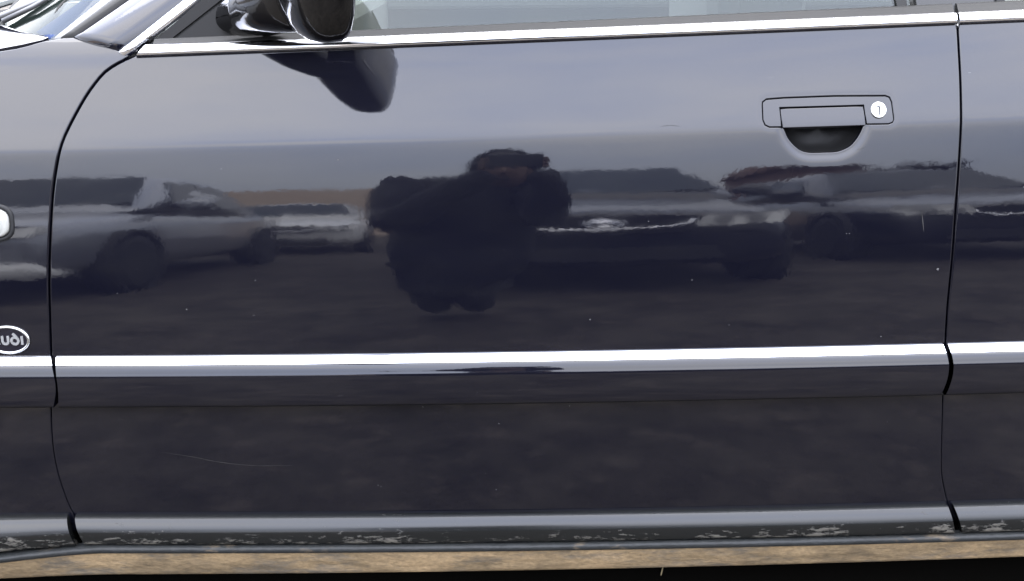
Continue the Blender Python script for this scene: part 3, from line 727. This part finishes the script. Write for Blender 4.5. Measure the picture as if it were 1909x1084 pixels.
        for cx_, cy_, rr_ in ((.47, .085, .038), (.62, .055, .036)):
            loft('lamp_bowl', [[Vector((s * cx_ + rr_ * f * math.cos(2 * math.pi * k / 16), cy_ + d, .660 + rr_ * f * math.sin(2 * math.pi * k / 16))) for k in range(16)] for f, d in ((1, -.05), (1, .004), (.8, .006), (.3, .0))], 'lamp_bowl', lamp)
    for s in (-1, 1): pane('tail_lamp', [(s * x, y, z) for x, y, z in ((.74, -4.36, .68), (.80, -4.22, .68), (.83, -4.08, .72), (.815, -4.10, .88), (.78, -4.22, .89), (.72, -4.36, .87))][::s], 'headlamp', .035)
    pane('bumper_intake', [(-.5, .0, .30), (.5, .0, .30), (.46, .0, .42), (-.46, .0, .42)], 'tyre', .03)
    pane('grille', [(-.40, -.01, .70), (-.34, .0, .55), (.34, .0, .55), (.40, -.01, .70), (.2, .012, .715), (-.2, .012, .715)], 'tyre', .03)
    tube('grille_bar', [(-.36, .04, .665), (-.33, .045, .625), (-.27, .05, .602), (-.15, .055, .590), (0, .057, .586), (.15, .055, .590), (.27, .05, .602), (.33, .045, .625), (.36, .04, .665)], .012, 'chrome', t, 6)
    if lip:
        Pl = [(-.80, -.16), (-.72, -.02), (-.5, .06), (0, .09), (.5, .06), (.72, -.02), (.80, -.16), (.86, -.40)]
        loft('bumper_lip', [[Vector((x, y + .03, zt_)) , Vector((x, y + .05, zt_ - (zt_ - zb_) * .4)), Vector((x, y + .03, zb_)), Vector((x, y - .1, zb_)), Vector((x, y - .1, zt_))] for (x, y), zt_, zb_ in [(Pl[i], .37 - .10 * max(0, i - 5), .22) for i in range(7)]], 'headlamp', t)
    if emblem:
        loft('emblem', [[Vector((.085 * f * math.cos(2 * math.pi * k / 24), .05 + d, .642 + .042 * f * math.sin(2 * math.pi * k / 24))) for k in range(24)] for f, d in ((1, -.02), (1, .01), (.9, .018), (.78, .012), (.7, .002))], 'chrome', t)
        box('emblem_bar', (-.05, .035, .634), (.05, .06, .650), 'chrome', t)
    return t
parked_car((.36, -2.9, 0), 0, 'black', 'black car with oval emblem and chrome grille bar mirrored right of the photographer', .0, True)
parked_car((-2.62, -2.65, 0), R(-1), 'silver', 'silver car mirrored at the front end of the door, beside the fender gap', .07, False, True)
parked_car((-2.2, -8.3, 0), R(-8), 'white', 'white car mirrored small and far off in the gap between silver car and photographer')
parked_car((2.85, -4.3, 0), R(-3), 'black', 'dark car mirrored behind the door handle, next to the rear door gap')

# far edge of the car park
M['bank'] = mat('beige_wall', (.52, .42, .33), .9)
bump(M['bank'], add_noise(M['bank'].node_tree, 3, 4).outputs['Fac'], .05)
M['brick'] = mat('red_brown_brick', (.15, .095, .078), .9); M['roofing'] = mat('dark_roof', (.05, .045, .045), .8)
tag(box('boundary_wall', (-40, -26.4, 0), (3, -26, 3.5), 'bank'), 'low beige boundary wall mirrored as a pale strip under the sky', 'wall')
shed = empty('brick_shed', (5.6, -20, 0)); tag(shed, 'small red brown brick shed mirrored just below the handle recess, behind the dark car', 'building')
box('wall', (-.75, -3, 0), (.55, 3, 2.9), 'brick', shed)
loft('roof', [[Vector((x, -3.3, 2.91)), Vector((x, 0, 3.35)), Vector((x, 3.3, 2.91))] for x in (-.95, .75)], 'brick', shed)
M['bark'] = mat('bark', (.035, .03, .026), .9)
def bare_tree(loc, h, label, seed):
    rnd = random.Random(seed); t = empty('bare_tree', loc); tag(t, label, 'tree', 'bare trees beyond the car park')
    tube('trunk', [(0, 0, 0), (.05, 0, h * .2), (0, .05, h * .45)], [h * .028, h * .022, h * .014], 'bark', t, 7)
    V = []; F = []
    def limb(p, d, l, r, dep):
        q = p + d * l; a = d.cross(Vector((.3, .8, .1))).normalized(); b = d.cross(a); n = len(V)
        for c, rr in ((p, r), (q, r * .6)):
            for k in range(4): V.append(c + a * rr * math.cos(k * 1.571) + b * rr * math.sin(k * 1.571))
        for k in range(4): F.append((n + k, n + (k + 1) % 4, n + 4 + (k + 1) % 4, n + 4 + k))
        if dep:
            for _ in range(4 if dep > 1 else 3):
                e = (d + Vector((rnd.uniform(-.8, .8), rnd.uniform(-.8, .8), rnd.uniform(-.1, .55)))).normalized(); limb(p.lerp(q, rnd.uniform(.5, 1)), e, l * rnd.uniform(.55, .8), r * .68, dep - 1)
    for _ in range(6): limb(Vector((0, 0, h * rnd.uniform(.3, .45))), Vector((rnd.uniform(-.8, .8), rnd.uniform(-.8, .8), rnd.uniform(.5, 1))).normalized(), h * .2, h * .014, 4)
    mesh('crown', V, F, 'bark', t, False)
for i, (x, y, h, lb) in enumerate(((1.6, -30, 6.0, 'bare tree mirrored above the roof of the car with the emblem'), (12.5, -31, 6.6, 'bare tree mirrored just below the front end of the door handle'), (19, -30, 6.2, 'bare tree mirrored below the lock of the door handle'), (25, -29, 5.4, 'bare tree mirrored at the rear door gap'))):
    bare_tree((x, y, 0), h, lb, i + 3)
# ================================================================ the photographer
M['jacket'] = mat('navy_jacket', (.006, .0065, .009), .95); M['skin'] = mat('skin', (.12, .075, .055), .7); M['hair'] = mat('dark_hair', (.012, .010, .009), .6); M['phone'] = mat('phone', (.01, .01, .011), .15); M['denim'] = mat('dark_trousers', (.012, .012, .013), .95)
person = empty('person', (-.12, -1.95, 0)); tag(person, 'kneeling person in dark navy jacket holding up a phone, mirrored in the door', 'person')
def skin_mesh(name, V, E, rad, mt, root=0, sub=2):
    me = bpy.data.meshes.new(name); me.from_pydata([Vector(v) - person.location for v in V], E, []); me.update()
    o = link(name, me, mt, person); sk = o.modifiers.new('skin', 'SKIN'); sk.use_smooth_shade = True
    for i, r in enumerate(rad):
        d = me.skin_vertices[0].data[i]; d.radius = r if isinstance(r, tuple) else (r, r); d.use_root = i == root
    o.modifiers.new('sub', 'SUBSURF').render_levels = sub; return o
# the pose: kneeling, leaning to one side, elbows in, phone at chin height
PV = [(-.19, -1.98, .36), (-.18, -1.95, .56), (-.15, -1.89, .76), (-.08, -1.83, .90), (-.05, -1.81, .95),
      (-.30, -1.86, .86), (-.36, -1.70, .66), (-.17, -1.585, .86), (-.070, -1.55, .96),
      (.05, -1.86, .84), (.10, -1.70, .68), (.095, -1.59, .85), (.068, -1.55, .96), (-.27, -1.82, .32), (-.11, -1.82, .30)]
PE = [(0, 1), (1, 2), (2, 3), (3, 4), (2, 5), (5, 6), (6, 7), (7, 8), (2, 9), (9, 10), (10, 11), (11, 12), (0, 13), (0, 14)]
PR = [(.25, .19), (.25, .17), (.24, .15), .13, .09, .13, .09, .06, .038, .105, .08, .058, .038, .12, .12]
jk = skin_mesh('jacket', PV, PE, PR, 'jacket')
fold = bpy.data.textures.new('folds', 'CLOUDS'); fold.noise_scale = .11; dm = jk.modifiers.new('folds', 'DISPLACE'); dm.texture = fold; dm.strength = .05; dm.texture_coords = 'LOCAL'
LV = [(-.19, -2.0, .34), (-.28, -1.96, .34), (-.25, -1.93, .20), (-.26, -2.12, .10), (-.25, -2.28, .06), (-.10, -1.96, .34), (-.135, -1.93, .20), (-.12, -2.12, .10), (-.12, -2.28, .06)]
skin_mesh('trousers', LV, [(0, 1), (1, 2), (2, 3), (3, 4), (0, 5), (5, 6), (6, 7), (7, 8)], [(.16, .12), .11, .085, .06, .045, .11, .085, .06, .045], 'denim')
# head with face, ears and hair
hc = Vector((-.035, -1.79, .990)) - person.location
def blob(name, c, r, mt, cut=None, n=16):
    bm = bmesh.new(); bmesh.ops.create_uvsphere(bm, u_segments=n, v_segments=n, radius=1)
    for v in bm.verts: v.co = Vector((v.co.x * r[0], v.co.y * r[1], v.co.z * r[2])) + c
    if cut: bmesh.ops.delete(bm, geom=[v for v in bm.verts if cut(v.co - c)], context='VERTS')
    return from_bm(name, bm, mt, person, True)
blob('head', hc, (.075, .092, .115), 'skin'); blob('nose', hc + Vector((0, .095, -.015)), (.014, .018, .02), 'skin'); blob('mouth', hc + Vector((0, .082, -.055)), (.024, .01, .007), 'hair')
for s in (-1, 1): blob('ear', hc + Vector((s * .077, -.005, -.01)), (.012, .022, .032), 'skin'); blob('eye', hc + Vector((s * .03, .083, .012)), (.012, .008, .007), 'hair')
blob('hair', hc + Vector((0, -.012, .018)), (.085, .098, .115), 'hair', lambda v: v.y > .05 and v.z < .005)
blob('hood', hc + Vector((0, -.03, .012)), (.112, .115, .135), 'jacket', lambda v: v.y > .075)
# hands: palm and five fingers each, closed on the phone's short ends
for s in (-1, 1):
    hv = [(s * .072, -1.548, .965), (s * .082, -1.545, 1.0)]; he = [(0, 1)]; hr_ = [.022, .02]
    for k, (zz, ln) in enumerate(((.970, .028), (.985, .033), (1.0, .034), (1.015, .03))):
        b = len(hv); hv += [(s * .088, -1.537, zz), (s * .088, -1.514, zz + .002), (s * (.088 - ln * .4), -1.509, zz + .003)]; he += [(1, b), (b, b + 1), (b + 1, b + 2)]; hr_ += [.0085, .008, .007]
    b = len(hv); hv += [(s * .072, -1.560, 1.010), (s * .056, -1.548, 1.022)]; he += [(1, b), (b, b + 1)]; hr_ += [.010, .008]
    skin_mesh('hand', hv, he, hr_, 'skin', 0, 1)
ph = box('phone', (-.078, -1.532, .972), (.078, -1.524, 1.044), 'phone', None, .002); tag(ph, 'black phone held up in both hands of the kneeling person', 'phone')

# ================================================================ grass stalks by the sill
M['straw'] = mat('dry_stalk', (.16, .13, .07), .8)
for i, P in enumerate(([(.735, .16, .0), (.75, .135, .09), (.79, .10, .20)], [(.20, .12, .0), (.205, .10, .08), (.212, .06, .170)], [(.12, .2, .0), (.16, .19, .055), (.20, .17, .075)])):
    tag(tube('dry_stalk', P, [.0022, .0018, .0007], 'straw', None, 5), ('dry grass stalk leaning up under the rear door corner', 'short dry blade touching the muddy sill edge mid picture', 'bent dry stalk lying in the shadow under the sill')[i], 'stalk', 'dry stalks under the car')
